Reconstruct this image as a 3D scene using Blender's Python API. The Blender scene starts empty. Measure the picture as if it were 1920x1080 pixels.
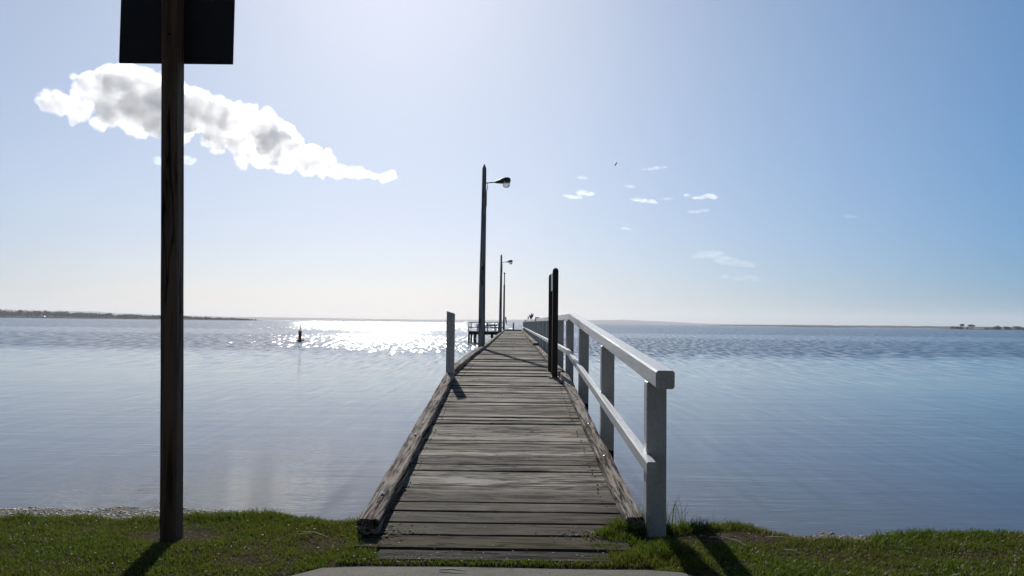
import bpy, bmesh, math, random
import numpy as np
from mathutils import Vector, Matrix, noise
R = math.radians
rng = np.random.default_rng(7)
random.seed(7)
sc = bpy.context.scene
COL = sc.collection

# ------------------------------------------------------------------ camera
EYE = 2.05                                   # metres above the water (water is z = 0)
cam = bpy.data.cameras.new('camera')
cam.sensor_width = 36.0; cam.lens = 28.26; cam.clip_start = 0.05; cam.clip_end = 40000
camo = bpy.data.objects.new('camera', cam); COL.objects.link(camo)
camo.matrix_world = (Matrix.Translation((0, 0, EYE)) @ Matrix.Rotation(R(0.19), 4, 'Z')
                     @ Matrix.Rotation(R(90 + 2.45), 4, 'X') @ Matrix.Rotation(R(0.66), 4, 'Z'))
sc.camera = camo

# ------------------------------------------------------------------ sky, sun, exposure
SUN_EL, SUN_AZ = 29.0, -9.0                  # elevation, and degrees to the right (+) of the jetty axis
w = bpy.data.worlds.new('World'); sc.world = w; w.use_nodes = True
wt = w.node_tree; wt.nodes.clear()
wo = wt.nodes.new('ShaderNodeOutputWorld'); bg = wt.nodes.new('ShaderNodeBackground')
sky = wt.nodes.new('ShaderNodeTexSky'); sky.sky_type = 'NISHITA'; sky.sun_disc = False
sky.sun_elevation = R(SUN_EL); sky.sun_rotation = R(SUN_AZ)
sky.altitude = 0; sky.air_density = 1.0; sky.dust_density = 0.6; sky.ozone_density = 3.5
bg.inputs['Strength'].default_value = 0.075
def wn(t, **k):
    n = wt.nodes.new(t)
    for a, v in k.items(): setattr(n, a, v)
    return n
def wl(a, b): wt.links.new(a, b)
gam = wn('ShaderNodeGamma'); gam.inputs[1].default_value = 0.62; wl(sky.outputs[0], gam.inputs[0])
tc = wn('ShaderNodeTexCoord'); sx = wn('ShaderNodeSeparateXYZ'); wl(tc.outputs['Generated'], sx.inputs[0])
# cooler towards the horizon; deeper blue away from the sun, dimmed to grey behind the camera to cut fill light
hr_ = wn('ShaderNodeMapRange'); wl(sx.outputs[2], hr_.inputs[0]); hr_.inputs[1].default_value = 0.0; hr_.inputs[2].default_value = 0.30
hc = wn('ShaderNodeMix', data_type='RGBA'); wl(hr_.outputs[0], hc.inputs[0]); hc.inputs[6].default_value = (0.90, 0.93, 1.09, 1); hc.inputs[7].default_value = (0.96, 1.0, 1.08, 1)
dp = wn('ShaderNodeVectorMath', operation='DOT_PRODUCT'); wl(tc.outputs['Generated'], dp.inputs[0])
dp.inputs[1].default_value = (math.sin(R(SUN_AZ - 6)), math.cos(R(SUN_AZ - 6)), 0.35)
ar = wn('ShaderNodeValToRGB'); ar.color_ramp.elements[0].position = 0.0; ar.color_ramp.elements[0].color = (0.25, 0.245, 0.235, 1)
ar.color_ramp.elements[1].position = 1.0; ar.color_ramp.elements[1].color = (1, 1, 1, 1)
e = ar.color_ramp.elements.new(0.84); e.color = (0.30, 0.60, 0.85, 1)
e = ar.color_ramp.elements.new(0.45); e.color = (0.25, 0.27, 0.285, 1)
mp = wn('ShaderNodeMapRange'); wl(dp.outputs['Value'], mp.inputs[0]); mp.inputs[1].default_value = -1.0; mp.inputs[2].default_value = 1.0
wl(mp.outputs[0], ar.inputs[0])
m1 = wn('ShaderNodeMix', data_type='RGBA', blend_type='MULTIPLY'); m1.inputs[0].default_value = 1.0; wl(gam.outputs[0], m1.inputs[6]); wl(hc.outputs[2], m1.inputs[7])
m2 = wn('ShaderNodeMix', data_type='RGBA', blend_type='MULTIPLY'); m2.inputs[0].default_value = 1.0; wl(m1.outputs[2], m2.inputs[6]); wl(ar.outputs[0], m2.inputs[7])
m3 = wn('ShaderNodeMix', data_type='RGBA', blend_type='MULTIPLY'); m3.inputs[0].default_value = 1.0; wl(m2.outputs[2], m3.inputs[6]); m3.inputs[7].default_value = (2.02, 2.03, 2.05, 1)
wl(m3.outputs[2], bg.inputs[0]); wl(bg.outputs[0], wo.inputs[0])

sl = bpy.data.lights.new('sun', 'SUN'); sl.energy = 3.9; sl.angle = R(0.5); sl.color = (1.0, 0.95, 0.88)
so = bpy.data.objects.new('sun', sl); COL.objects.link(so)
sd = Vector((math.sin(R(SUN_AZ)) * math.cos(R(SUN_EL)), math.cos(R(SUN_AZ)) * math.cos(R(SUN_EL)), math.sin(R(SUN_EL))))
so.rotation_euler = sd.to_track_quat('Z', 'Y').to_euler()

sc.view_settings.view_transform = 'Standard'; sc.view_settings.look = 'None'
sc.view_settings.exposure = 0.22; sc.view_settings.gamma = 1.0
sc.render.engine = 'CYCLES'
sc.cycles.max_bounces = 14; sc.cycles.volume_bounces = 12; sc.cycles.transparent_max_bounces = 16
sc.cycles.sample_clamp_indirect = 8; sc.cycles.caustics_reflective = False; sc.cycles.caustics_refractive = False
sc.cycles.use_denoising = True
sc.cycles.volume_step_rate = 0.08; sc.cycles.volume_max_steps = 256

# ------------------------------------------------------------------ material helpers
class Mat:
    def __init__(s, name):
        s.m = bpy.data.materials.new(name); s.m.use_nodes = True
        s.t = s.m.node_tree; s.t.nodes.clear()
        s.out = s.t.nodes.new('ShaderNodeOutputMaterial')
        s.b = s.t.nodes.new('ShaderNodeBsdfPrincipled')
        s.link(s.b.outputs[0], s.out.inputs['Surface'])
        s.co = None
    def link(s, a, b): s.t.links.new(a, b)
    def set(s, **k):
        names = dict(rough='Roughness', metal='Metallic', spec='Specular IOR Level', col='Base Color', ior='IOR',
                     trans='Transmission Weight', coat='Coat Weight')
        for a, v in k.items():
            i = s.b.inputs[names[a]]
            if isinstance(v, (int, float)): i.default_value = v
            elif isinstance(v, tuple): i.default_value = (*v, 1)
            else: s.link(v, i)
        return s
    def coord(s):
        if s.co is None: s.co = s.t.nodes.new('ShaderNodeTexCoord')
        return s.co.outputs['Object']
    def mapped(s, scale=(1, 1, 1), vec=None, loc=(0, 0, 0)):
        n = s.t.nodes.new('ShaderNodeMapping'); n.inputs['Scale'].default_value = scale; n.inputs['Location'].default_value = loc
        s.link(vec or s.coord(), n.inputs['Vector']); return n.outputs[0]
    def noise(s, scale=1.0, detail=4, rough=0.5, vec=None, dist=0.0):
        n = s.t.nodes.new('ShaderNodeTexNoise'); n.inputs['Scale'].default_value = scale
        n.inputs['Detail'].default_value = detail; n.inputs['Roughness'].default_value = rough; n.inputs['Distortion'].default_value = dist
        s.link(vec or s.coord(), n.inputs['Vector']); return n.outputs['Fac']
    def ramp(s, fac, stops, interp='LINEAR'):
        n = s.t.nodes.new('ShaderNodeValToRGB'); n.color_ramp.interpolation = interp
        e = n.color_ramp.elements
        while len(e) < len(stops): e.new(0.5)
        for i, (p, c) in enumerate(stops):
            e[i].position = p; e[i].color = (*c, 1) if isinstance(c, tuple) else (c, c, c, 1)
        s.link(fac, n.inputs[0]); return n.outputs[0]
    def math(s, op, a, b=0.0, clamp=False):
        n = s.t.nodes.new('ShaderNodeMath'); n.operation = op; n.use_clamp = clamp
        for i, v in enumerate((a, b)):
            if isinstance(v, (int, float)): n.inputs[i].default_value = v
            else: s.link(v, n.inputs[i])
        return n.outputs[0]
    def mix(s, fac, a, b, mode='MIX'):
        n = s.t.nodes.new('ShaderNodeMix'); n.data_type = 'RGBA'; n.blend_type = mode
        for i, v in ((0, fac), (6, a), (7, b)):
            if isinstance(v, (int, float)): n.inputs[i].default_value = v
            elif isinstance(v, tuple): n.inputs[i].default_value = (*v, 1)
            else: s.link(v, n.inputs[i])
        return n.outputs[2]
    def sep(s, vec=None):
        n = s.t.nodes.new('ShaderNodeSeparateXYZ'); s.link(vec or s.coord(), n.inputs[0]); return n.outputs
    def maprange(s, v, a, b, c=0.0, d=1.0, smooth=True):
        n = s.t.nodes.new('ShaderNodeMapRange'); n.interpolation_type = 'SMOOTHSTEP' if smooth else 'LINEAR'
        for i, x in ((1, a), (2, b), (3, c), (4, d)): n.inputs[i].default_value = x
        s.link(v, n.inputs[0]); return n.outputs[0]
    def island(s):
        return s.t.nodes.new('ShaderNodeNewGeometry').outputs['Random Per Island']
    def bump(s, h, strength=0.5, dist=0.01, normal=None):
        n = s.t.nodes.new('ShaderNodeBump'); n.inputs['Distance'].default_value = dist
        if isinstance(strength, (int, float)): n.inputs['Strength'].default_value = strength
        else: s.link(strength, n.inputs['Strength'])
        s.link(h, n.inputs['Height'])
        if normal is not None: s.link(normal, n.inputs['Normal'])
        s.link(n.outputs[0], s.b.inputs['Normal']); return n.outputs[0]

def wood(name, dark, light, grain='x', rough=0.75, warm=None, bump=0.6, gscale=1.0, island=0.0, spec=0.12, dirt_y=None, lf=1.6):
    m = Mat(name)
    long, cross = lf * gscale, 38.0 * gscale
    sc3 = {'x': (long, cross, cross), 'y': (cross, long, cross), 'z': (cross, cross, long)}[grain]
    sc4 = tuple(v * 0.28 for v in sc3)
    rnd = m.island()
    off = m.t.nodes.new('ShaderNodeVectorMath'); off.operation = 'ADD'
    comb = m.t.nodes.new('ShaderNodeCombineXYZ')
    for i in range(3): m.link(m.math('MULTIPLY', rnd, 37.0 + 11 * i), comb.inputs[i])
    m.link(m.coord(), off.inputs[0]); m.link(comb.outputs[0], off.inputs[1])
    fine = m.noise(1, 6, 0.65, m.mapped(sc3, off.outputs[0]), 0.6)
    mid = m.noise(1, 4, 0.6, m.mapped(sc4, off.outputs[0]), 1.2)
    blot = m.noise(1.7, 3, 0.6, off.outputs[0])
    f = m.math('ADD', m.math('MULTIPLY', fine, 0.6), m.math('MULTIPLY', mid, 0.4))
    c = m.ramp(f, [(0.42, dark), (0.475, tuple((a * 0.5 + b * 0.5) for a, b in zip(dark, light))), (0.55, light)])
    ck = m.noise(1, 3, 0.6, m.mapped(tuple(v * (0.5 if v > 5 * gscale else 0.9) for v in sc3), off.outputs[0], (5, 5, 5)), 0.4)
    crack = m.ramp(ck, [(0.0, 0.6), (0.36, 0.9), (0.395, 0.08), (0.43, 1.0)])
    c = m.mix(1.0, c, crack, 'MULTIPLY')
    if dirt_y is not None:
        yy = m.math('ADD', m.sep()[1], m.math('MULTIPLY', m.math('SUBTRACT', m.noise(2.2, 4, 0.7), 0.5), 2.2))
        c = m.mix(m.maprange(yy, dirt_y + 1.6, dirt_y - 0.3, 0.0, 0.8), c, m.mix(m.noise(25, 4, 0.7), (0.028, 0.022, 0.015), (0.075, 0.062, 0.045)))
    f = m.math('MULTIPLY', f, m.ramp(ck, [(0.0, 1.0), (0.35, 1.0), (0.385, 0.75), (0.42, 1.0)]))
    if warm: c = m.mix(m.ramp(blot, [(0.45, 0.0), (0.72, 0.75)]), c, warm, 'MULTIPLY')
    if island: c = m.mix(1.0, c, m.ramp(rnd, [(0, 1 - island), (0.5, 1.0), (1, 1 + island * 0.6)]), 'MULTIPLY')
    m.set(col=c, rough=rough, spec=spec)
    m.bump(f, bump, 0.02)
    return m.m

def paint(name, col, rough=0.5, dirt=0.25, grain=True):
    m = Mat(name)
    n1 = m.noise(3.0, 5, 0.65); n2 = m.noise(30, 4, 0.7, m.mapped((1, 1, 0.25)))
    d = m.ramp(m.math('MULTIPLY', n1, n2), [(0.16, 1 - dirt), (0.34, 1.0)])
    m.set(col=m.mix(1.0, col, d, 'MULTIPLY'), rough=rough)
    chip = m.noise(1, 5, 0.75, m.mapped((26, 26, 9)))
    streak = m.noise(1, 4, 0.7, m.mapped((45, 3.5, 45)))
    c = m.mix(1.0, col, d, 'MULTIPLY')
    c = m.mix(m.ramp(streak, [(0.52, 0.0), (0.66, 0.35)]), c, (0.28, 0.27, 0.26))
    c = m.mix(m.ramp(chip, [(0.66, 0.0), (0.69, 0.8)]), c, (0.13, 0.12, 0.11))
    m.set(col=c)
    m.bump(m.math('ADD', m.noise(1, 5, 0.6, m.mapped((60, 5, 60))), m.math('MULTIPLY', m.ramp(chip, [(0.66, 1.0), (0.69, 0.0)]), 0.5)), 0.45, 0.004)
    return m.m

def plain(name, col, rough=0.6, metal=0.0, var=0.3, scale=20):
    m = Mat(name)
    n = m.noise(scale, 4, 0.6)
    m.set(col=m.mix(1.0, col, m.ramp(n, [(0.3, 1 - var), (0.7, 1 + var * 0.4)]), 'MULTIPLY'), rough=rough, metal=metal)
    m.bump(n, 0.2, 0.003)
    return m.m

M = {}
M['deck'] = wood('weathered_decking', (0.026, 0.023, 0.019), (0.36, 0.335, 0.290), 'x', 0.85, (0.95, 0.80, 0.72), 0.8, 0.42, 0.5, 0.06, dirt_y=0.25, lf=6.0)
M['kerb'] = wood('weathered_kerb', (0.012, 0.010, 0.008), (0.36, 0.32, 0.28), 'y', 0.9, (0.95, 0.78, 0.70), 1.0, 0.85, 0.1, 0.04, lf=1.0)
M['earthy_board'] = wood('dirty_board', (0.045, 0.036, 0.024), (0.085, 0.070, 0.047), 'x', 0.9, (0.95, 0.85, 0.7), 0.35, 0.35, 0.0, 0.04, lf=6)
M['grey_board'] = wood('cracked_grey_board', (0.010, 0.009, 0.008), (0.075, 0.070, 0.060), 'x', 0.9, (0.9, 0.85, 0.75), 1.0, 0.6, 0.0, 0.04, lf=5)
M['dark_wood'] = wood('dark_timber', (0.012, 0.010, 0.009), (0.040, 0.034, 0.030), 'z', 0.8, None, 0.5, 0.5, 0.0)
M['post_wood'] = wood('brown_post_timber', (0.055, 0.038, 0.028), (0.19, 0.14, 0.105), 'z', 0.75, (0.8, 0.65, 0.6), 0.4, 0.4, 0.0)
M['pole_wood'] = wood('grey_pole_timber', (0.10, 0.10, 0.105), (0.36, 0.365, 0.37), 'z', 0.7, None, 0.5, 0.4, 0.0)
M['white'] = paint('white_paint', (0.62, 0.625, 0.61), 0.33, 0.16)
M['white_old'] = paint('worn_white_paint', (0.64, 0.65, 0.66), 0.5, 0.3)
M['steel_dark'] = plain('dark_steel', (0.02, 0.015, 0.013), 0.45, 0.3)
M['nail'] = plain('rusty_nail', (0.05, 0.025, 0.015), 0.7, 0.2)
M['steel'] = plain('galvanised_steel', (0.5, 0.5, 0.5), 0.3, 0.9)
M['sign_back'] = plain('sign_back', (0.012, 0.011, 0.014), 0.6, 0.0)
M['sign_face'] = plain('grey_sign_face', (0.35, 0.36, 0.38), 0.5, 0.0)
M['lamp_metal'] = plain('lamp_casing', (0.035, 0.035, 0.045), 0.4, 0.2)
M['rust'] = plain('dull_red_paint', (0.5, 0.06, 0.06), 0.6, 0.0)
M['bird'] = plain('dark_feathers', (0.035, 0.033, 0.035), 0.7, 0.0)
M['twig'] = plain('bleached_twig', (0.50, 0.42, 0.29), 0.8, 0.0)
M['twig_dark'] = plain('brown_twig', (0.08, 0.05, 0.03), 0.7, 0.0)

# ------------------------------------------------------------------ mesh helpers
class MB:
    def __init__(s): s.v = []; s.f = []
    def add(s, v, f):
        n = len(s.v); s.v += [tuple(p) for p in v]; s.f += [tuple(i + n for i in q) for q in f]
    def box(s, x0, x1, y0, y1, z0, z1):
        s.add([(x0, y0, z0), (x1, y0, z0), (x1, y1, z0), (x0, y1, z0), (x0, y0, z1), (x1, y0, z1), (x1, y1, z1), (x0, y1, z1)],
              [(0, 3, 2, 1), (4, 5, 6, 7), (0, 1, 5, 4), (1, 2, 6, 5), (2, 3, 7, 6), (3, 0, 4, 7)])
    def loft(s, rings):
        v = [p for r in rings for p in r]; k = len(rings[0]); f = []
        for i in range(len(rings) - 1):
            for j in range(k):
                a = i * k + j; b = i * k + (j + 1) % k
                f.append((a, b, b + k, a + k))
        f.append(tuple(range(k - 1, -1, -1))); f.append(tuple(range(len(v) - k, len(v))))
        s.add(v, f)
    def tube(s, pts, rad, k=8):
        rings = []
        pts = [Vector(p) for p in pts]
        for i, p in enumerate(pts):
            d = (pts[min(i + 1, len(pts) - 1)] - pts[max(i - 1, 0)]).normalized()
            a = d.cross(Vector((0, 0, 1)));  a = d.cross(Vector((1, 0, 0))) if a.length < 0.05 else a
            a.normalize(); b = d.cross(a)
            r = rad[i] if isinstance(rad, (list, tuple)) else rad
            rings.append([p + (a * math.cos(t) + b * math.sin(t)) * r for t in [2 * math.pi * j / k for j in range(k)]])
        s.loft(rings)
    def beam(s, p0, p1, wd, ht, n=1, nt=1, ch=0.008, amp=0.0, seed=0, wave=3.0, bend=0.0):
        """timber between two points (centre of its underside), chamfered, with optional worn, grooved faces"""
        p0, p1 = Vector(p0), Vector(p1); d = (p1 - p0).normalized()
        side = d.cross(Vector((0, 0, 1)))
        side = Vector((1, 0, 0)) if side.length < 0.1 else side.normalized()
        up = side.cross(d)
        prof = []
        for i in range(nt + 1): prof.append((-wd / 2 + ch + (wd - 2 * ch) * i / nt, ht))
        for i in range(max(1, nt // 2) + 1): prof.append((wd / 2, ht - ch - (ht - 2 * ch) * i / max(1, nt // 2)))
        prof += [(wd / 2 - ch, 0), (-wd / 2 + ch, 0)]
        for i in range(max(1, nt // 2) + 1): prof.append((-wd / 2, ch + (ht - 2 * ch) * i / max(1, nt // 2)))
        L = (p1 - p0).length; rings = []
        for k in range(n + 1):
            t = k / n; c = p0.lerp(p1, t) + side * (bend * math.sin(t * math.pi)) ; ring = []
            for (a, b) in prof:
                q = Vector((a * 34 + seed, b * 34, t * L * wave + seed))
                g = noise.noise(q) + 0.6 * noise.noise(q * 2.1) if amp else 0
                lo = noise.noise(Vector((seed, a * 4, t * L * 1.3))) if amp else 0
                g = -abs(g) * amp + lo * amp * 0.8
                nrm = Vector((a / (wd / 2), 0, (b - ht / 2) / (ht / 2))); nrm = nrm.normalized() if nrm.length > 0 else nrm
                ring.append(c + side * (a + nrm.x * g) + up * (b + nrm.z * g))
            rings.append(ring)
        rings = [r[::-1] for r in rings]
        s.loft(rings)

ORG = {}
def wloc(o): return ORG.get(o.name, Vector((0, 0, 0))) if o else Vector((0, 0, 0))
def obj(name, mb, mat, parent=None, smooth=False, origin=None):
    """link a collected shape as ONE mesh object; vertices are given in world coordinates"""
    base = wloc(parent) if parent else Vector(origin or (0, 0, 0))
    me = bpy.data.meshes.new(name)
    me.from_pydata([tuple(Vector(p) - base) for p in mb.v], [], mb.f); me.update()
    if smooth:
        for p in me.polygons: p.use_smooth = True
    me.materials.append(mat)
    o = bpy.data.objects.new(name, me); COL.objects.link(o)
    ORG[o.name] = base
    if parent: o.parent = parent
    else: o.location = base
    return o
def tag(o, label=None, cat=None, group=None, kind=None):
    for k, v in (('label', label), ('category', cat), ('group', group), ('kind', kind)):
        if v: o[k] = v
    return o
def thing(name, loc, label, cat, group=None):
    o = bpy.data.objects.new(name, None); COL.objects.link(o); o.location = loc; o.empty_display_size = 0.2
    ORG[o.name] = Vector(loc); return tag(o, label, cat, group)
def one(name, mb, mat, label, cat, origin=(0, 0, 0), group=None, smooth=False):
    return tag(obj(name, mb, mat, None, smooth, origin), label, cat, group)
def sharp(o, wd=0.004, seg=2):
    b = o.modifiers.new('bevel', 'BEVEL'); b.width = wd; b.segments = seg; b.limit_method = 'ANGLE'; return o
def npmesh(name, V, F, mat, loops):
    me = bpy.data.meshes.new(name)
    me.vertices.add(len(V)); me.vertices.foreach_set('co', V.astype(np.float32).ravel())
    nl = F.size; me.loops.add(nl); me.loops.foreach_set('vertex_index', F.astype(np.int32).ravel())
    nf = len(F); me.polygons.add(nf)
    me.polygons.foreach_set('loop_start', np.arange(0, nl, loops, dtype=np.int32))
    me.polygons.foreach_set('loop_total', np.full(nf, loops, dtype=np.int32))
    me.update(calc_edges=True); me.materials.append(mat)
    o = bpy.data.objects.new(name, me); COL.objects.link(o); return o
def fbm(x, y, f=1.0, o=3):
    s = 0; a = 1
    for i in range(o):
        s += a * noise.noise(Vector((x * f, y * f, 3.7 * i))); f *= 2.1; a *= 0.5
    return s
def sm(a, b, x):
    t = min(1, max(0, (x - a) / (b - a))); return t * t * (3 - 2 * t)

# ------------------------------------------------------------------ ground, path, water
def grass_edge(x):
    e = 6.02 + 0.10 * fbm(x, 2.0, 0.8) + 0.05 * fbm(x, 9.0, 3.0)
    e -= 0.30 * sm(1.6, 2.1, x) * (1 - sm(2.35, 2.75, x)) * 0.9        # the notch right of the jetty
    e -= 0.22 * sm(1.2, 4.0, x)
    e += 0.12 * math.exp(-((x + 1.9) / 0.45) ** 2)
    return e
def shore(x): return 8.35 + 0.35 * sm(-2.2, -3.4, x) + 0.15 * fbm(x, 0, 0.5) - 0.25 * sm(1, 3, x)
def ground_z(x, y):
    e, s = grass_edge(x), shore(x)
    if y < e - 0.05:
        z = 0.585 + 0.018 * fbm(x, y, 1.3) * sm(0, 1, y)
        if -1.35 < x < 1.2: z = min(z, 0.575)
        if -1.05 < x < 0.85 and y > 4.86: z = 0.555 if y > 5.42 else 0.602
        return z
    drop = 0.30 * sm(e - 0.05, e + 0.35, y)
    z = 0.57 - drop
    t = (y - e - 0.2) / max(0.2, s - e - 0.2)
    if t > 0: z = 0.57 - drop - 0.27 * min(t, 1) - max(0, y - s) * 0.06
    if y < s + 2: z += 0.012 * fbm(x, y, 3)
    return max(z, -2.5)
fx = list(np.arange(-6, 6.01, 0.08)); far = [8, 11, 16, 25, 45, 90, 200, 500, 1500, 5000, 14000]
xs = [-v for v in far[::-1]] + fx + far
ys = [-14000, -4000, -1000, -200, -50, -15, -5, 0, 2, 3, 3.7] + list(np.arange(4.2, 9.6, 0.07)) + [10, 11, 13, 16, 22, 35, 60, 120, 300, 1000, 4000, 14000]
g = MB()
g.v = [(x, y, ground_z(max(-7, min(7, x)), y)) for y in ys for x in xs]
nx = len(xs)
g.f = [(j * nx + i, j * nx + i + 1, (j + 1) * nx + i + 1, (j + 1) * nx + i) for j in range(len(ys) - 1) for i in range(nx - 1)]
m = Mat('soil_and_sand')
X, Y, Z = m.sep()
soil = m.ramp(m.noise(26, 6, 0.8), [(0.36, (0.012, 0.008, 0.005)), (0.5, (0.065, 0.043, 0.025)), (0.62, (0.16, 0.115, 0.07))])
sand = m.ramp(m.noise(14, 6, 0.75), [(0.3, (0.10, 0.09, 0.075)), (0.55, (0.30, 0.28, 0.235)), (0.75, (0.42, 0.39, 0.34))])
m.set(col=m.mix(m.maprange(Z, 0.52, 0.40), soil, sand), rough=0.95, spec=0.05)
m.bump(m.noise(30, 6, 0.8), 1.0, 0.05)
tag(obj('ground', g, m.m, smooth=True), kind='structure')

# concrete footpath that ends at the jetty
p = MB(); n = 28; top = []; 
edge = [(-1.36, 4.2), (-1.27, 4.62), (-1.12, 4.79), (-0.9, 4.825)] + [(-0.7 + 0.25 * i, 4.832 + 0.01 * math.sin(i)) for i in range(7)] + [(1.0, 4.79), (1.10, 4.69), (1.42, 4.3), (1.9, 3.6), (1.9, -14), (-1.5, -14)]
k = len(edge)
p.v = [(x, y, 0.598) for x, y in edge] + [(x * 1.004, y * 1.001, 0.50) for x, y in edge]
p.f = [tuple(range(k - 1, -1, -1))] + [(i, (i + 1) % k, (i + 1) % k + k, i + k) for i in range(k)]
m = Mat('footpath_concrete')
c = m.ramp(m.noise(4, 6, 0.7), [(0.3, (0.125, 0.12, 0.10)), (0.7, (0.21, 0.20, 0.165))])
sp = m.ramp(m.noise(70, 5, 0.75), [(0.30, 0.45), (0.44, 0.9), (0.6, 1.05), (0.75, 1.35)])
m.set(col=m.mix(1.0, c, sp, 'MULTIPLY'), rough=0.9, spec=0.1); m.bump(m.noise(220, 4, 0.7), 0.5, 0.003)
tag(sharp(obj('path', p, m.m), 0.012, 3), kind='structure')

# water
m = Mat('sea_water')
X, Y, Z = m.sep()
sh = m.noise(0.05, 3, 0.5, m.mapped((1, 2.2, 1)))
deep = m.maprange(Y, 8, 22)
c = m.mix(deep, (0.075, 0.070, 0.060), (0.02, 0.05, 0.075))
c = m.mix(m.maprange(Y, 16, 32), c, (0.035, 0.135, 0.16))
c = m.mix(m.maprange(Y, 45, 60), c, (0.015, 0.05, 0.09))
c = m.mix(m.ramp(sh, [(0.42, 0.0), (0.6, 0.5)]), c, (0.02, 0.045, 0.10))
m.set(col=c, rough=0.06, spec=0.5, ior=1.33)
warp = m.noise(0.03, 2, 0.5)
Yw = m.math('ADD', Y, m.math('MULTIPLY', m.math('SUBTRACT', warp, 0.5), 26))
zone = m.math('MAXIMUM', m.maprange(Yw, 40, 62), m.math('MULTIPLY', m.maprange(Yw, 100, 150), 0.0))
zone = m.math('MULTIPLY', zone, m.math('SUBTRACT', 1.0, m.math('MULTIPLY', m.math('MULTIPLY', m.maprange(Yw, 105, 125), m.maprange(Yw, 185, 160)), 0.4)))
zone = m.math('MAXIMUM', zone, m.maprange(Y, 25, 60, 0.03, 0.30))
near = m.maprange(Y, 30, 9)
r1 = m.noise(1, 3, 0.6, m.mapped((1.6, 6.5, 1)), 0.5)
r2 = m.noise(1, 2, 0.5, m.mapped((0.30, 1.1, 1)), 0.6)
pat = m.ramp(m.noise(0.22, 3, 0.6, m.mapped((0.6, 1.4, 1))), [(0.40, 0.15), (0.62, 1.0)])
r0 = m.noise(1, 2, 0.6, m.mapped((5.0, 17.0, 1)), 0.3)
calm = m.math('ADD', m.math('ADD', m.math('MULTIPLY', m.math('MULTIPLY', r1, pat), 0.006), m.math('MULTIPLY', r0, 0.0016)), m.math('MULTIPLY', r2, 0.007))
bn = m.bump(calm, 1.0, 1.0)
# wind-ruffled water: small facets tilted at random
def facet(loc, sx_, sy_):
    n = m.t.nodes.new('ShaderNodeTexNoise'); n.inputs['Scale'].default_value = 1; n.inputs['Detail'].default_value = 0
    m.link(m.mapped((sx_, sy_, 1), None, loc), n.inputs['Vector']); return m.math('SUBTRACT', n.outputs['Fac'], 0.5)
fx1 = m.math('MULTIPLY', facet((3, 9, 0), 4.2, 0.5), 0.95)
d_ = facet((71, 40, 5), 5.2, 0.36); e_ = facet((11, 20, 2), 7.0, 0.9)
fy1 = m.math('ADD', m.math('MULTIPLY', m.math('MULTIPLY', d_, m.math('ABSOLUTE', d_)), 3.6), m.math('MULTIPLY', e_, 0.30))
fy1 = m.math('SUBTRACT', fy1, 0.11)
cv = m.t.nodes.new('ShaderNodeCombineXYZ'); m.link(m.math('MULTIPLY', fx1, zone), cv.inputs[0]); m.link(m.math('MULTIPLY', fy1, zone), cv.inputs[1])
va = m.t.nodes.new('ShaderNodeVectorMath'); va.operation = 'ADD'; m.link(bn, va.inputs[0]); m.link(cv.outputs[0], va.inputs[1])
vn = m.t.nodes.new('ShaderNodeVectorMath'); vn.operation = 'NORMALIZE'; m.link(va.outputs[0], vn.inputs[0])
m.link(vn.outputs[0], m.b.inputs['Normal'])
m.set(rough=m.maprange(zone, 0.1, 0.8, 0.05, 0.10))
wm = MB()
wx = [-14000, -3000, -600, -100, 100, 600, 3000, 14000]; wy = [6.6, 60, 200, 600, 3000, 14000]
wm.v = [(x, y, 0.0) for y in wy for x in wx]
wm.f = [(j * 8 + i, j * 8 + i + 1, (j + 1) * 8 + i + 1, (j + 1) * 8 + i) for j in range(5) for i in range(7)]
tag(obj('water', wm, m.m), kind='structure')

# ------------------------------------------------------------------ far shores
def ridge(name, Yd, prof, mat, depth=300, zscale=1.0, jag=0.3, step=4):
    """a low rise of land: prof = (x, height) in metres along a line at distance Yd"""
    b = MB(); pts = []
    x = prof[0][0]
    while x <= prof[-1][0]:
        hgt = float(np.interp(x, [a for a, _ in prof], [c for _, c in prof]))
        pts.append((x, max(0.1, hgt * (1 + jag * fbm(x, Yd, 6.0 / (abs(prof[-1][0] - prof[0][0]) * 0.12 + 1), 3))))); x += step
    for x, hh in pts:
        b.v += [(x, Yd, -1), (x, Yd + 2, min(0.4, hh)), (x, Yd + depth * 0.25, hh * 0.7), (x, Yd + depth * 0.5, hh), (x, Yd + depth, -1)]
    for i in range(len(pts) - 1):
        for j in range(4): a = i * 5 + j; b.f.append((a, a + 5, a + 6, a + 1))
    return tag(obj(name, b, mat, smooth=True), kind='structure')
m = Mat('far_land'); m.set(col=m.ramp(m.noise(0.02, 5, 0.6), [(0.35, (0.006, 0.009, 0.009)), (0.65, (0.014, 0.017, 0.016))]), rough=1.0)
LAND = m.m
D = 7000 / 1507
ridge('hills', 7000, [((px - 965) * D, hp * D) for px, hp in [(-700, 12), (0, 11), (60, 13), (120, 12.5), (200, 9), (300, 6.5), (420, 5), (560, 5.5), (660, 4.5), (800, 4), (900, 5), (1000, 6), (1100, 7), (1180, 8), (1260, 6), (1330, 3), (1400, 2), (1700, 3), (2400, 3)]],
      LAND, 900, jag=0.10, step=30)
D = 1500 / 1507
ridge('headland', 1500, [((px - 965) * D, hp * D) for px, hp in [(-900, 5), (0, 4), (200, 3), (330, 2.4), (400, 1.6), (455, 0.6)]], LAND, 200, jag=0.2, step=8)
D = 2000 / 1507
ridge('low_shore', 2000, [((px - 965) * D, hp * D) for px, hp in [(1330, 0.3), (1400, 1.6), (1480, 2.6), (1600, 2.8), (1750, 3.6), (1950, 3.6), (2600, 4)]], LAND, 150, jag=0.35, step=5)
D = 1300 / 1507
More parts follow.
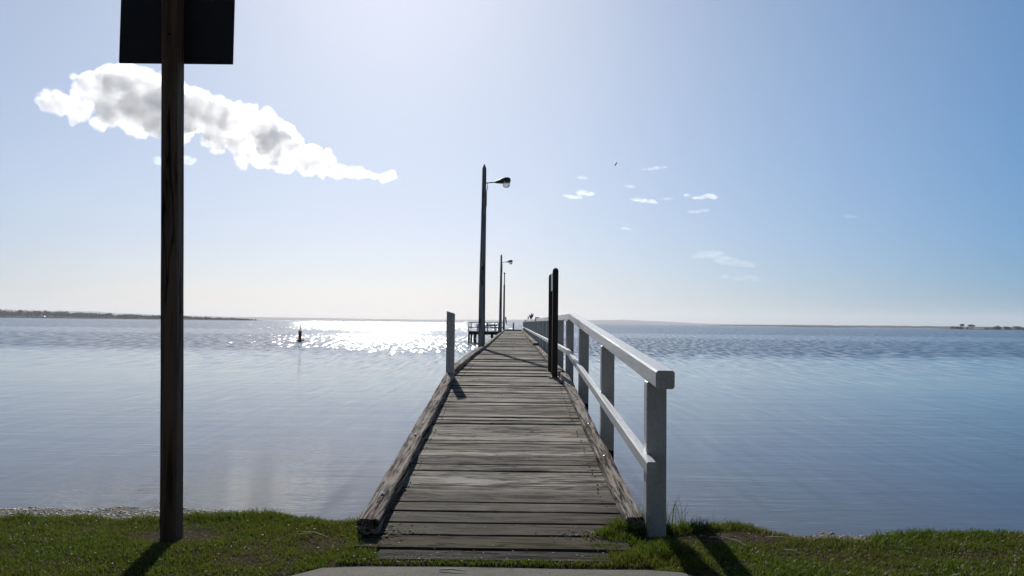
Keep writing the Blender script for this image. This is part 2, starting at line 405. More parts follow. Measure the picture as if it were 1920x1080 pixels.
ridge('sandbar', 1300, [((px - 965) * D, hp * D) for px, hp in [(1475, 0.2), (1500, 0.9), (1570, 0.9), (1608, 0.2)]], LAND, 60, jag=0.3, step=3)
D = 900 / 1507
ridge('point', 900, [((px - 965) * D, hp * D) for px, hp in [(1775, 0.2), (1800, 0.8), (1920, 1.2), (2300, 2)]], LAND, 60, jag=0.2, step=3)

m = Mat('far_foliage'); m.set(col=m.ramp(m.island(), [(0.0, (0.012, 0.017, 0.008)), (1.0, (0.042, 0.05, 0.022))]), rough=1.0)
FOL = m.m
def leaf_cloud(specs, per=70, size=0.9):
    """specs: (x, y, z, rx, ry, rz) crowns; returns many small leaf-clump triangles"""
    V = []
    for (x, y, z, rx, ry, rz) in specs:
        d = rng.normal(size=(per, 3)); d /= np.linalg.norm(d, axis=1)[:, None]
        c = d * (0.45 + 0.6 * rng.random((per, 1))) * np.array([rx, ry, rz]) + np.array([x, y, z])
        t = rng.normal(size=(per, 3, 3)) * size * 0.62
        V.append((c[:, None, :] + t).reshape(-1, 3))
    V = np.concatenate(V); F = np.arange(len(V)).reshape(-1, 3); return V, F
specs = []
for i in range(900):
    px = rng.uniform(-500, 455); x = (px - 965) * 1500 / 1507
    t = np.interp(px, [-500, 0, 60, 130, 200, 300, 380, 455], [19, 16.5, 15, 11, 10, 7, 4.5, 2.2])
    hh = t * rng.uniform(0.45, 1.0) * (1.18 if rng.random() < 0.05 else 1)
    yy = 1500 + rng.uniform(5, 90)
    r = max(1.5, hh * 0.5)
    specs.append((x, yy, hh - r * 0.6, r * 1.5, r, r * 0.75)); 
V, F = leaf_cloud(specs, 60, 1.5)
tag(npmesh('woodland', V, F, FOL, 3), 'dark belt of trees along the low headland at far left', 'woodland', kind='stuff')
specs = [((px - 965) * 900 / 1507, 906 + rng.uniform(0, 25), 1.2 + rng.random() * 0.7, 3, 3, 1.2) for px in rng.uniform(1800, 2100, 70)]
V, F = leaf_cloud(specs, 50, 0.7)
tag(npmesh('scrub', V, F, FOL, 3), 'low scrub on the point at far right', 'scrub', kind='stuff')
def far_tree(name, px, hgt, rx, rz, label, cat, Yd=910, off=0.0):
    x = (px - 965) * Yd / 1507
    t = thing(name, (x, Yd, 0.5), label, cat, 'bushes and trees on the right hand point')
    b = MB(); b.tube([(x, Yd, 0.0), (x + off * 0.5, Yd, hgt * 0.45), (x + off, Yd, hgt - rz)], [0.35, 0.25, 0.15], 6)
    b.tube([(x + off * 0.3, Yd, hgt * 0.35), (x - rx * 0.4, Yd, hgt - rz)], [0.18, 0.1], 5)
    b.tube([(x + off * 0.3, Yd, hgt * 0.35), (x + rx * 0.45, Yd, hgt - rz)], [0.18, 0.1], 5)
    obj('trunk', b, M['dark_wood'], t)
    sp = [(x + off + rng.uniform(-.6, .6) * rx, Yd + rng.uniform(-1, 1), hgt - rz * rng.uniform(0.7, 1.5), rx * 0.5, 2, rz * 0.6) for _ in range(9)]
    V, F = leaf_cloud(sp, 70, 0.45); V = V - np.array([x, Yd, 0.5])
    c = npmesh('crown', V, F, FOL, 3); c.parent = t
far_tree('tree', 1800, 6.6, 3.2, 1.5, 'leaning dark tree standing furthest left on the far right point', 'tree', off=1.0)
far_tree('tree', 1821, 6.0, 4.4, 1.4, 'domed spreading tree, second from the left on the far right point', 'tree')
far_tree('bush', 1869, 5.0, 4.0, 1.9, 'small rounded bush right of the domed tree on the far point', 'bush')
far_tree('bush', 1885, 4.6, 3.4, 1.8, 'low rounded bush in the middle of the far point bushes', 'bush')
far_tree('bush', 1906, 5.2, 7.5, 2.1, 'widest dark bush at the right end of the far point', 'bush')

# small pale house among the trees at far left
D = 1492; x0 = (80 - 965) * D / 1507
t = thing('house', (x0, D, 0.5), 'small pale house among the trees of the far left headland', 'house')
b = MB(); b.box(x0 - 4, x0 + 4, D - 3, D + 3, 0.5, 3.2); obj('wall', b, M['white'], t)
b = MB(); b.add([(x0 - 4.5, D - 3.4, 3.2), (x0 + 4.5, D - 3.4, 3.2), (x0 + 4.5, D + 3.4, 3.2), (x0 - 4.5, D + 3.4, 3.2), (x0 - 3, D, 4.6), (x0 + 3, D, 4.6)],
                [(0, 3, 2, 1), (0, 1, 5, 4), (1, 2, 5), (2, 3, 4, 5), (3, 0, 4)]); obj('roof', b, M['white_old'], t)
for dx in (-2.2, 1.8):
    b = MB(); b.box(x0 + dx - 0.6, x0 + dx + 0.6, D - 3.05, D - 2.99, 1.4, 2.5); obj('window', b, M['steel_dark'], t)

# ------------------------------------------------------------------ jetty
Z2 = 1.155                                     # level deck height above the water
def deck_z(y): return 0.625 + min(max(y - 5.46, 0), 7.9) * (Z2 - 0.625) / 7.9
XL, XR = -0.955, 0.745
jet = thing('jetty', (0, 5.5, 0.6), 'long narrow timber jetty of weathered grey planks running out over the water', 'jetty')
plank_rows = []; dk = MB(); y = 5.455; i = 0
while y < 87:
    wd = random.uniform(0.2, 0.31) if y < 8 else random.uniform(0.15, 0.28) if y < 30 else 0.22
    gap = random.choice([0.012, 0.018, 0.024, 0.040]); y1 = min(y + wd, 87)
    za, zb = deck_z(y), deck_z(y1); o1, o2 = random.gauss(0, 0.0055), random.gauss(0, 0.0055)
    xa, xb = -1.07 + random.uniform(-0.02, 0.02), 0.93 + random.uniform(-0.02, 0.02)
    if y < 5.6: xa, xb = -0.93, 0.76
    ns = 22 if y < 20 else 3; c = 0.006
    rings = []
    for k in range(ns + 1):
        x = xa + (xb - xa) * k / ns
        q = lambda s_: 0.0035 * noise.noise(Vector((x * 1.5, i * 3.1 + s_, 0))) 
        e0 = y + gap / 2 + 0.5 * q(5) + 0.003 * noise.noise(Vector((x * 9, i, 8))); e1 = y1 - gap / 2 + 0.5 * q(9) + 0.003 * noise.noise(Vector((x * 9, i, 3)))
        ta = za + o1 + q(0); tb = zb + o2 + q(2); cup = 0.0025 * math.sin(i)
        rings.append([(x, e0, ta - 0.045), (x, e0, ta - c), (x, e0 + c, ta), (x, (e0 + e1) / 2, (ta + tb) / 2 + cup), (x, e1 - c, tb), (x, e1, tb - c), (x, e1, tb - 0.045)])
    dk.loft(rings); plank_rows.append((y, y1)); y = y1; i += 1
obj('deck', dk, M['deck'], jet)
for xx in (-0.85, 0.70):
    nb = MB()
    for (ya, yb) in plank_rows:
        for q in (0.28, 0.72):
            if ya > 22 or random.random() < .12: continue
            yy = ya + (yb - ya) * q; x_ = xx + random.uniform(-.015, .015)
            nb.tube([(x_, yy, deck_z(yy) - 0.002), (x_, yy, deck_z(yy) + 0.006)], [0.007, 0.006], 6)
    tag(obj('nail_heads', nb, M['nail'], jet), kind='stuff')
b = MB(); b.beam((-1.0, 5.30, 0.575), (0.76, 5.30, 0.575), 0.30, 0.045, 40, 6, 0.012, 0.004, 5, 1.0)
obj('threshold_board', b, M['earthy_board'], jet)['label'] = 'brown earth-stained board across the foot of the jetty'
b = MB(); b.beam((-0.83, 5.035, 0.575), (0.62, 5.035, 0.575), 0.215, 0.035, 40, 8, 0.01, 0.005, 15, 1.0)
obj('threshold_board', b, M['grey_board'], jet)['label'] = 'cracked grey board half buried in front of the jetty'
def bolt(par, x, y, z, r=0.011):
    b = MB(); b.tube([(x, y, z - 0.004), (x, y, z + 0.003), (x, y, z + 0.006)], [r * 1.5, r * 1.5, r * 1.1], 8)
    b.tube([(x, y, z + 0.004), (x, y, z + 0.016)], [r * 0.8, r * 0.7], 6)
    obj('bolt', b, M['steel'], par, True)
def kerb(xc0, y0, xc1, y1, wd, ht, seed, bolts=(), n=60, amp=0.008, lift=0.0, bend=0.0):
    mid = [yy for yy in (13.36,) if y0 < yy < y1]
    b = MB(); b.beam((xc0, y0, deck_z(y0) + 0.003 + lift), (xc1, y1, deck_z(y1) + 0.003), wd, ht, n, 14, 0.012, amp, seed, 1.3, bend)
    o = obj('kerb_timber', b, M['kerb'], jet)
    for yy in bolts:
        t = (yy - y0) / (y1 - y0); bolt(o, xc0 + (xc1 - xc0) * t, yy, deck_z(yy) + ht + 0.002 + lift * (1 - t))
    return o
kerb(-0.955, 5.42, -1.02, 12.95, 0.145, 0.105, 1, (6.0, 8.1, 10.2, 11.9), 130, 0.010)
kerb(-1.055, 13.5, -1.03, 26.2, 0.15, 0.105, 2, (15.5, 18.2, 21.5, 24.6), 120, 0.008, bend=-0.035)
kerb(-1.03, 26.3, -1.05, 56, 0.15, 0.10, 3, (), 60)
kerb(-1.05, 56.1, -1.06, 87, 0.15, 0.10, 4, (), 40)
kerb(0.845, 5.60, 0.83, 13.3, 0.125, 0.085, 5, (7.4, 8.9, 10.6, 12.9), 130, 0.009)
kerb(0.80, 13.5, 0.80, 28.2, 0.13, 0.09, 6, (15.4, 18.0, 22.0, 26.0), 90)
kerb(0.86, 31.4, 0.86, 60, 0.24, 0.10, 7, (), 60)
kerb(0.86, 60.1, 0.86, 87, 0.20, 0.10, 8, (), 40)
b = MB(); b.beam((-1.08, 86.85, Z2 + 0.003), (0.95, 86.85, Z2 + 0.003), 0.2, 0.12, 2, 1, 0.01); obj('end_beam', b, M['dark_wood'], jet)
for xx in (-0.85, -0.05, 0.7):
    b = MB()
    for (a, c) in ((5.6, 13.36), (13.36, 87)):
        b.beam((xx, a, deck_z(a) - 0.26), (xx, c, deck_z(c) - 0.26), 0.13, 0.20, 1, 1, 0.01)
    obj('bearer', b, M['dark_wood'], jet)
for k in range(26):
    yy = 8.65 + 2.95 * k + 0.22
    if yy > 86: break
    for xx in (-0.9, 0.72):
        b = MB(); b.tube([(xx, yy, -1.5), (xx, yy, deck_z(yy) - 0.05 - 0.21)], 0.12, 10); obj('pile', b, M['dark_wood'], jet)
    b = MB(); b.box(-1.12, 0.92, yy - 0.16, yy - 0.06, deck_z(yy) - 0.46, deck_z(yy) - 0.275); obj('crosshead', b, M['dark_wood'], jet)
b = MB(); b.beam((-0.09, 86.98, 0.5), (-0.09, 86.981, 0.5), 0.2, 0.1)  # mooring stub at the seaward end
b = MB(); b.box(-0.16, -0.02, 86.96, 87.1, 0.3, 2.02); sharp(obj('end_post', b, M['pole_wood'], jet), 0.01)

# handrail along the right side
hr = thing('handrail', (1.0, 5.7, 0.6), 'white painted timber handrail along the right side of the jetty', 'handrail')
def rail_z(y): return 1.745 + (min(y, 13.85) - 5.35) * (2.222 - 1.745) / 8.5 - 0.0 * max(0, y - 13.85)
TH = 0.122
py = [5.7 + 2.93 * k for k in range(28)]
for k, yy in enumerate(py):
    xx = 1.0 if yy < 60 else 0.98
    tall = k in (10, 21); z1 = rail_z(yy) - TH + 0.004 + (0.185 if tall else 0); w2 = 0.07 if not tall else 0.095
    zc = deck_z(yy) - 0.13
    o = None
    b = MB(); b.box(xx - w2, xx + w2, yy - 0.065, yy + 0.065, zc if k else 0.5, z1)
    o = sharp(obj('post', b, M['white'], hr), 0.010 if k < 8 else 0.004)
    if k:
        b = MB(); b.box(xx - w2 + 0.002, xx + w2 - 0.002, yy - 0.063, yy + 0.063, -1.2, zc - 0.002)
        s = obj('post_foot', b, M['dark_wood'], o)
def rail(name, segs, x, wd, ht, zoff):
    for (a, c) in segs:
        cuts = [a] + [v for v in (13.85,) if a < v < c] + [c]
        b = MB()
        ring = []
        za, zc = rail_z(a) + zoff, rail_z(c) + zoff
        b.beam((x, a, za - ht), (x, c, zc - ht), wd, ht, 24 if a < 30 else 4, 4, 0.013 if ht > 0.1 else 0.008, 0.0018, a, 0.6)
        obj(name, b, M['white'], hr)
rail('top_rail', [(5.33, 13.85), (13.852, 34.9), (35.1, 67.1), (67.3, 87)], 1.0, 0.125, TH, 0)
rail('mid_rail', [(5.40, 13.85), (13.852, 34.9), (35.1, 67.1), (67.3, 87)], 0.925, 0.066, 0.09, -0.615)

# short white post on the left where the ramp meets the level deck
b = MB(); x, yy = -1.045, 13.25
b.v = [(x - .065, yy - .065, -1), (x + .065, yy - .065, -1), (x + .065, yy + .065, -1), (x - .065, yy + .065, -1),
       (x - .065, yy - .065, 2.225), (x + .065, yy - .065, 2.185), (x + .065, yy + .065, 2.185), (x - .065, yy + .065, 2.225)]
b.f = [(0, 3, 2, 1), (4, 5, 6, 7), (0, 1, 5, 4), (1, 2, 6, 5), (2, 3, 7, 6), (3, 0, 4, 7)]
sharp(one('white_post', b, M['white_old'], 'short square white post with a sloping top at the left jetty edge', 'post', (x, yy, 0)), 0.006)

# two dark steel posts with a small plate between them
sg = thing('twin_post_sign', (0.67, 13.9, Z2), 'pair of tall dark steel posts holding a small plate, standing on the jetty deck', 'sign')
for (xx, yy, zt) in ((0.672, 13.25, 2.955), (0.672, 14.75, 2.945)):
    b = MB(); r = 0.047
    prof = []
    for j in range(9):
        a = math.pi * j / 8; prof.append((r * math.cos(a), zt - r + r * math.sin(a)))
    f0 = [(xx + u, yy - 0.045, v) for u, v in [(r, Z2 + 0.012)] + prof + [(-r, Z2 + 0.012)]]
    f1 = [(a, yy + 0.045, c) for a, _, c in f0]
    b.loft([f0, f1]); po = sharp(obj('post', b, M['steel_dark'], sg), 0.006)
    b = MB(); b.box(xx - 0.07, xx + 0.07, yy - 0.085, yy + 0.075, Z2 + 0.002, Z2 + 0.014); pl = obj('base_plate', b, M['steel_dark'], sg)
    for dx, dy in ((-0.10, -0.06), (-0.075, -0.07)):
        b = MB(); b.tube([(xx + dx, yy + dy, Z2 + 0.002), (xx + dx, yy + dy, Z2 + 0.03)], [0.013, 0.010], 7); obj('bolt', b, M['steel'], pl)
b = MB(); b.box(0.660, 0.672, 13.30, 14.70, 2.62, 2.93); obj('plate', b, M['sign_face'], sg)

# ------------------------------------------------------------------ lamp posts
def lampost(yy, label, n):
    x = -1.10; t = thing('lamp_post', (x, yy, 0), label, 'lamp post', 'lamp posts along the left side of the jetty')
    b = MB(); rings = []
    for z, w2, dx in ((-1.2, .105, 0), (1.2, .102, 0), (3.2, .095, .004), (5.0, .082, .02), (7.24, .066, .03)):
        rings.append([(x + dx + sx * w2, yy + sy * w2, z) for sx, sy in ((-1, -1), (1, -1), (1, 1), (-1, 1))])
    rings.append([(x + .03 + sx * .012, yy + sy * .012, 7.39) for sx, sy in ((-1, -1), (1, -1), (1, 1), (-1, 1))])
    b.loft(rings); sharp(obj('pole', b, M['pole_wood'], t), 0.012)
    ax = x + .03 + .07; za = 6.77
    b = MB(); b.tube([(ax - 0.02, yy, za - 0.02), (ax + 0.15, yy, za), (ax + 0.34, yy, za + 0.015)], 0.022, 8)
    b.tube([(ax + 0.035, yy, za - 0.02), (ax + 0.045, yy, za - 0.15), (ax - 0.0, yy, za - 0.42)], 0.014, 6); obj('arm', b, M['lamp_metal'], t)
    b = MB(); b.box(x + .085, x + .125, yy - .03, yy + .03, 5.95, 6.45); obj('conduit_box', b, M['lamp_metal'], t)
    b = MB(); hx = ax + 0.30; rings = []
    for u, w2, zb, zt in ((0, .035, -.02, .05), (.10, .055, -.03, .085), (.20, .085, -.03, .12), (.27, .13, -.01, .15), (.33, .14, .0, .175), (.45, .14, .01, .165), (.50, .12, .02, .15), (.525, .09, .04, .09)):
        rings.append([(hx + u, yy + a * w2, za + c) for a, c in ((-1, zb), (1, zb), (1, zb + (zt - zb) * .5), (.6, zt), (-.6, zt), (-1, zb + (zt - zb) * .5))])
    b.loft(rings); hd = sharp(obj('lamp_head', b, M['lamp_metal'], t), 0.008)
    cx = hx + 0.375; b = MB()
    rr = [(.135, .005), (.13, -.05), (.115, -.11), (.098, -.155), (.06, -.172)]
    b.loft([[(cx + r * math.cos(a), yy + r * math.sin(a), za + dz) for a in [2 * math.pi * j / 20 for j in range(20)]] for r, dz in rr])
    obj('lens', b, LENS, hd, False)
    b = MB(); b.tube([(x + .115, yy - .05, 1.3), (x + .10, yy - .05, 3.5), (x + 0.10, yy - .05, 6.0)], 0.016, 6); obj('cable', b, M['lamp_metal'], t)
m = Mat('ribbed_glass'); m.set(col=(0.75, 0.76, 0.74), rough=0.25, trans=0.75, ior=1.2)
LENS = m.m
lampost(27.0, 'tall grey timber lamp post nearest the shore with one hooded lamp', 0)
lampost(62.9, 'smaller looking second lamp post beyond the first, beside the side landing', 1)
t = thing('far_pole', (-1.13, 86.5, 0), 'thin dark pole at the far end of the jetty, no lamp showing', 'pole')
b = MB(); b.tube([(-1.12, 86.5, -1), (-1.12, 86.5, 6.1)], [.11, .085], 8); b.tube([(-1.12, 86.5, 6.09), (-1.10, 86.5, 7.25)], [.055, .05], 8)
obj('shaft', b, M['dark_wood'], t)
b = MB(); b.tube([(-1.10, 86.5, 7.22), (-1.10, 86.5, 7.30), (-1.10, 86.5, 7.42)], [.05, .11, .04], 8); obj('cap', b, M['lamp_metal'], t)
b = MB(); b.add([(-1.0, 86.4, 2.62), (-0.88, 86.4, 2.66), (-0.80, 86.4, 1.95), (-0.92, 86.4, 1.9), (-1.0, 86.5, 2.62), (-0.88, 86.5, 2.66), (-0.80, 86.5, 1.95), (-0.92, 86.5, 1.9)],
                [(0, 1, 2, 3), (7, 6, 5, 4), (0, 4, 5, 1), (1, 5, 6, 2), (2, 6, 7, 3), (3, 7, 4, 0)])
b.box(-1.06, -0.93, 86.43, 86.47, 2.4, 2.45)
obj('hanging_panel', b, M['steel_dark'], t)

# ------------------------------------------------------------------ side landing
pf = thing('landing', (-2.7, 78, 0), 'dark railed side landing on piles, left of the far end of the jetty', 'landing')
x0, x1, y0, y1 = -4.45, -1.12, 78.0, 82.0
b = MB()
yy = y0
while yy < y1: b.box(x0, x1, yy, yy + 0.19, 1.10, 1.15); yy += 0.2
obj('deck', b, M['dark_wood'], pf)
b = MB(); b.box(x0 + .01, x1, y0 + .02, y0 + .14, 0.82, 1.098); b.box(x0 + .01, x1, y1 - .14, y1 - .02, 0.82, 1.098); b.box(x0, x0 + .12, y0 + .145, y1 - .145, 0.82, 1.098); obj('frame', b, M['dark_wood'], pf)
for (xx, yy) in ((x0 + .08, y0 - .05), (x0 + .72, y0 + .1), (x0 + .42, y1 - .1), (-2.1, y0 + .1), (-2.3, y1 - .1), (x0 + .1, y1 - .1)):
    b = MB(); b.tube([(xx, yy, -1.4), (xx, yy, 0.815)], 0.09, 8); obj('leg', b, M['dark_wood'], pf)
for (xx, yy) in ((x0 + .05, y0 + .06), (x0 + .05, y1 - .06), (-3.1, y1 - .06), (-2.6, y0 + .06), (-2.05, y1 - .06), (x0 + 1.6, y0 + .06)):
    b = MB(); b.box(xx - .045, xx + .045, yy - .045, yy + .045, 1.153, 1.96); obj('rail_post', b, M['dark_wood'], pf)
for nm, zz in (('top_rail', 1.965), ('mid_rail', 1.50)):
    b = MB(); b.box(x0, x1, y0 + .015, y0 + .105, zz, zz + .06) ; b.box(x0, x1, y1 - .105, y1 - .015, zz, zz + .06); b.box(x0 + .005, x0 + .095, y0 + .11, y1 - .11, zz, zz + .06)
    obj(nm, b, M['dark_wood'], pf)
b = MB(); b.box(-3.8, -1.7, 80.8, 80.86, 1.66, 1.82); b.box(-3.8, -1.7, 80.3, 80.7, 1.55, 1.60); b.box(-3.7, -3.62, 80.35, 80.75, 1.153, 1.55); b.box(-1.9, -1.82, 80.35, 80.75, 1.153, 1.55); b.box(-3.7, -3.62, 80.75, 80.80, 1.153, 1.8); b.box(-1.9, -1.82, 80.75, 80.80, 1.153, 1.8)
one('bench', b, M['pole_wood'], 'long bench on the railed side landing', 'bench', (-2.7, 80.5, 1.15))
b = MB(); b.tube([(-1.28, 70.2, -1.3), (-1.28, 70.2, 2.02), (-1.25, 70.2, 2.10)], [.14, .13, .07], 10)
one('mooring_pile', b, M['dark_wood'], 'thick dark mooring pile against the left jetty edge by the side landing', 'pile', (-1.28, 70.2, 0))

# ------------------------------------------------------------------ channel marker in the water
bx, by = (564 - 965) / 1507 * 76, 76.0
t = thing('channel_marker', (bx, by, 0), 'dull red cylindrical channel marker standing in the glittering water', 'marker buoy')
b = MB(); b.tube([(bx, by, -1), (bx, by, 0.05), (bx, by, 1.02), (bx, by, 1.04)], [.16, .155, .155, .12], 16); obj('column', b, M['rust'], t, False)
b = MB(); b.loft([[(bx + r * math.cos(a), by + r * math.sin(a), z) for a in [2 * math.pi * j / 18 for j in range(18)]] for r, z in ((.3, .04), (.40, .08), (.40, .14), (.3, .17))]); obj('collar', b, M['dark_wood'], t)
b = MB(); b.tube([(bx + .30, by, .1), (bx + .33, by, .24)], [.05, .05], 8); obj('fender', b, M['dark_wood'], t)

# ------------------------------------------------------------------ birds
def bird(x, y, z, s, face, label, lean=0.0, neck=1.0):
    """perched bird, one continuous mesh; face = heading in radians"""
    b = MB(); ca, sa = math.cos(face), math.sin(face)
    P = [(-.30, .06, .02, .03), (-.22, .16, .05, .05), (-.12, .28, .12, .10), (-.03, .40, .155, .135), (.03, .52, .14, .125), (.07, .61, .085, .08),
         (.085, .67 * neck, .062, .058), (.10, .74 * neck, .075, .065), (.11, .80 * neck, .055, .05), (.11, .835 * neck, .015, .015)]
    pt = lambda u, wv, v: (x + s * (u * ca - wv * sa), y + s * (u * sa + wv * ca), z + s * v)
    b.loft([[pt(u + ru * math.cos(a), rw * math.sin(a), v) for a in [2 * math.pi * j / 12 for j in range(12)]] for u, v, ru, rw in P])
    b.loft([[pt(u, r * math.cos(a), v + r * math.sin(a)) for a in [2 * math.pi * j / 6 for j in range(6)]] for u, v, r in ((.15, .75 * neck, .03), (.24, .745 * neck, .016), (.31, .73 * neck, .005))])
    for sgn in (-1, 1):
        b.tube([pt(0, sgn * .05, 0), pt(0, sgn * .05, .15), pt(0, sgn * .05, .34)], [.012 * s, .012 * s, .03 * s], 6)
        b.tube([pt(0, sgn * .05, .006), pt(.07, sgn * .06, .006)], [.012 * s, .006 * s], 5)
    return one('bird', b, M['bird'], label, 'bird', (x, y, z), 'birds perched on the handrail' if abs(x - 1) < .1 else None, True)
rz = rail_z(50) + 0.002
bird(1.0, 58.0, rz, 0.36, 1.5, 'slim dark bird standing apart at the left of the others on the handrail')
bird(0.99, 50.2, rz, 0.40, 2.6, 'dark bird facing left, first of the tight trio on the handrail')
bird(1.0, 47.6, rz, 0.46, 1.2, 'larger dark bird in the middle of the trio on the handrail')
bird(1.0, 45.2, rz, 0.40, 0.15, 'dark bird with beak pointing right, last of the trio on the handrail')
bird(bx, by, 1.04, 0.42, 0.6, 'small dark bird perched on top of the red channel marker', neck=1.08)
# flying bird
fy = 60.0; fx_, fz = (1150 - 962) / 1507 * fy, EYE + (606.6 - 306) / 1507 * fy
b = MB()
b.loft([[(fx_ + u * .3, fy + r * math.cos(a), fz + u * 0.10 + r * math.sin(a)) for a in [2 * math.pi * j / 8 for j in range(8)]] for u, r in ((-.42, .008), (-.3, .03), (-.1, .048), (.1, .05), (.25, .03), (.32, .032), (.40, .012), (.46, .003))])
for wpts in (((-.03, -.07), (.07, -.07), (.16, .14), (.30, .19), (.14, .25), (.02, .12)), ((-.06, 0.02), (.05, 0.02), (.02, -.12), (-.08, -.26), (-.1, -.2), (-.09, -.1))):
    f0 = [(fx_ + u, fy - .02 + abs(v) * .35, fz + v) for u, v in wpts]; f1 = [(a, c + .012, d) for a, c, d in f0]
    b.loft([f0, f1])
b.v = [(fx_ + (a - fx_) * .55, fy + (c - fy) * .55, fz + (d - fz) * .6) for a, c, d in b.v]
one('flying_bird', b, M['bird'], 'tiny dark bird flying high to the right of the lamp post', 'bird', (fx_, fy, fz))

# ------------------------------------------------------------------ sign on its timber post, seen from behind
px_, py_ = -2.268, 5.42; lean = -0.027
t = thing('sign_post', (px_, py_, 0.58), 'tall square brown timber post with a dark sign seen from behind', 'sign')
b = MB(); rings = []
for z in np.linspace(0.45, 4.35, 14):
    dx = lean * (z - 0.58); j = 0.002 * noise.noise(Vector((z * 2, 0, 0)))
    rings.append([(px_ + dx + a * .056 + j, py_ + c * .056, z) for a, c in ((-1, -1), (1, -1), (1, 1), (-1, 1))])
b.loft(rings); po = sharp(obj('post', b, M['post_wood'], t), 0.005)
for z in (3.30, 3.05, 2.2, 2.0, 1.1):
    pass
b = MB(); z0, z1 = 3.80, 4.34; cx = px_ + lean * 3.3 + 0.035
zz = 3.83
def sign_panel():
    b = MB(); c = px_ + lean * 3.4 + 0.0
    r = 0.006; pts = []
    for (sx, sz, a0) in ((1, -1, -90), (1, 1, 0), (-1, 1, 90), (-1, -1, 180)):
        for k in range(5):
            a = R(a0 + 22.5 * k); pts.append((c + sx * (.395 - r) + r * math.cos(a), 0, 4.11 + sz * (.30 - r) + r * math.sin(a)))
    f0 = [(a, py_ + .060, d) for a, _, d in pts]; f1 = [(a, py_ + .066, d) for a, _, d in pts]
    b.loft([f0, f1]); return b
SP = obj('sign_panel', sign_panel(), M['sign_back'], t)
for z in (3.98, 4.3):
    b = MB(); b.tube([(px_ + lean * 3.4, py_ - .056, z), (px_ + lean * 3.4, py_ - .066, z)], [.012, .010], 6); obj('bolt', b, M['steel_dark'], t)

# ------------------------------------------------------------------ grass
patches = [(-2.28, 5.50, .42, .20, .9), (1.55, 5.62, .42, .20, .95), (2.25, 5.66, .5, .16, .6), (-1.22, 5.35, .20, .30, .7), (1.0, 5.45, .35, .2, .35), (2.0, 5.2, .6, .2, .45), (-3.1, 5.1, .4, .15, .4), (2.9, 5.25, .35, .12, .5), (1.4, 5.0, .3, .12, .45), (-1.6, 4.95, .3, .12, .5), (-2.6, 4.8, .3, .1, .35)]
def bare(x, y):
    v = 0
    for (a, c, ra, rc, k) in patches:
        d = ((x - a) / ra) ** 2 + ((y - c) / rc) ** 2
        v = max(v, k * max(0, 1.25 - d))
    return v
def blades(P, hh, wd, leanamp, curl=0.6):
    n = len(P); a = rng.uniform(0, 2 * np.pi, n); side = np.stack([np.cos(a), np.sin(a), np.zeros(n)], 1)
    b = rng.uniform(0, 2 * np.pi, n); ln = np.stack([np.cos(b), np.sin(b), np.zeros(n)], 1) * (leanamp * rng.random(n))[:, None]
    up = np.array([0, 0, 1.0]); H = hh[:, None]; W = wd[:, None]
    p0 = P - side * W / 2; p1 = P + side * W / 2
    mid = P + up * H * 0.55 + ln * H * 0.4; tip = P + up * H * (1 - 0.25 * curl * rng.random(n))[:, None] + ln * H * 1.2
    V = np.stack([p0, p1, mid + side * W * 0.42, mid - side * W * 0.42, tip], 1).reshape(-1, 3)
    k = np.arange(n)[:, None] * 5
    F = np.concatenate([k + [0, 1, 2], k + [0, 2, 3], k + [3, 2, 4]], 1).reshape(-1, 3)
    return V, F
pts = []; hs = []
N = 330000
cx = rng.uniform(-4.6, 4.6, N); cy = rng.uniform(3.9, 6.4, N)
for x, y in zip(cx, cy):
    e = grass_edge(x)
    if y > e + 0.10 + 0.05 * noise.noise(Vector((x * 7, y * 7, 0))): continue
    if -1.0 < x < 0.78 and y > 5.15: continue
    if -0.85 < x < 0.60 and y > 4.93 + 0.04 * noise.noise(Vector((x * 5, 0, 0))): continue
    if y < 4.83 and -1.4 < x < 1.9:
        if -1.42 + max(0, (y - 4.62)) * 1.3 < x < 1.12 + max(0, 4.72 - y) * 0.72: continue
    bz = bare(x, y); cl = fbm(x, y, 2.2, 2); fine = noise.noise(Vector((x * 9, y * 9, 1)))
    if random.random() < bz * 0.93: continue
    
    if random.random() < 0.16 - 0.25 * cl: continue
    h_ = 0.026 + 0.010 * cl + 0.008 * fine
    h_ *= (1 - 0.4 * min(1, bz))
    if y > e - 0.22: h_ *= 1.0 + 0.55 * (0.5 + fine)
    pts.append((x, y, ground_z(x, y) - 0.004)); hs.append(max(0.012, h_ * random.uniform(0.6, 1.4)))
P = np.array(pts); hs = np.array(hs)
V1, F1 = blades(P, hs, rng.uniform(0.003, 0.006, len(P)), 1.0)
# tufts of longer grass
TP = []; TH_ = []
def tuft(x, y, r, n, h0, h1):
    for _ in range(n):
        a, q = random.uniform(0, 6.28), r * math.sqrt(random.random())
        xx, yy = x + q * math.cos(a), y + q * math.sin(a) * 0.7
        TP.append((xx, yy, deck_z(yy) - 0.01 if (-1.0 < xx < 0.93 and yy > 5.44) else 0.612 if (-.99 < xx < .76 and yy > 5.15) else ground_z(xx, yy))); TH_.append(random.uniform(h0, h1) * (1 - 0.5 * q / r))
tuft(0.80, 5.62, .14, 500, .06, .15); tuft(0.74, 5.40, .12, 260, .04, .09); tuft(0.90, 5.78, .08, 160, .07, .2)
tuft(0.66, 5.50, .10, 350, .05, .11); tuft(0.56, 5.42, .10, 90, .02, .05); tuft(0.74, 5.58, .07, 220, .07, .14); tuft(0.62, 5.22, .12, 120, .02, .06); tuft(1.0, 5.22, .20, 1100, .07, .15); tuft(0.82, 5.05, .18, 500, .04, .09); tuft(1.10, 5.02, .18, 500, .04, .08)
tuft(1.18, 5.76, .13, 250, .06, .14); tuft(1.36, 5.85, .16, 350, .06, .12); tuft(1.7, 5.95, .25, 500, .05, .09); tuft(2.05, 5.88, .2, 300, .03, .07)
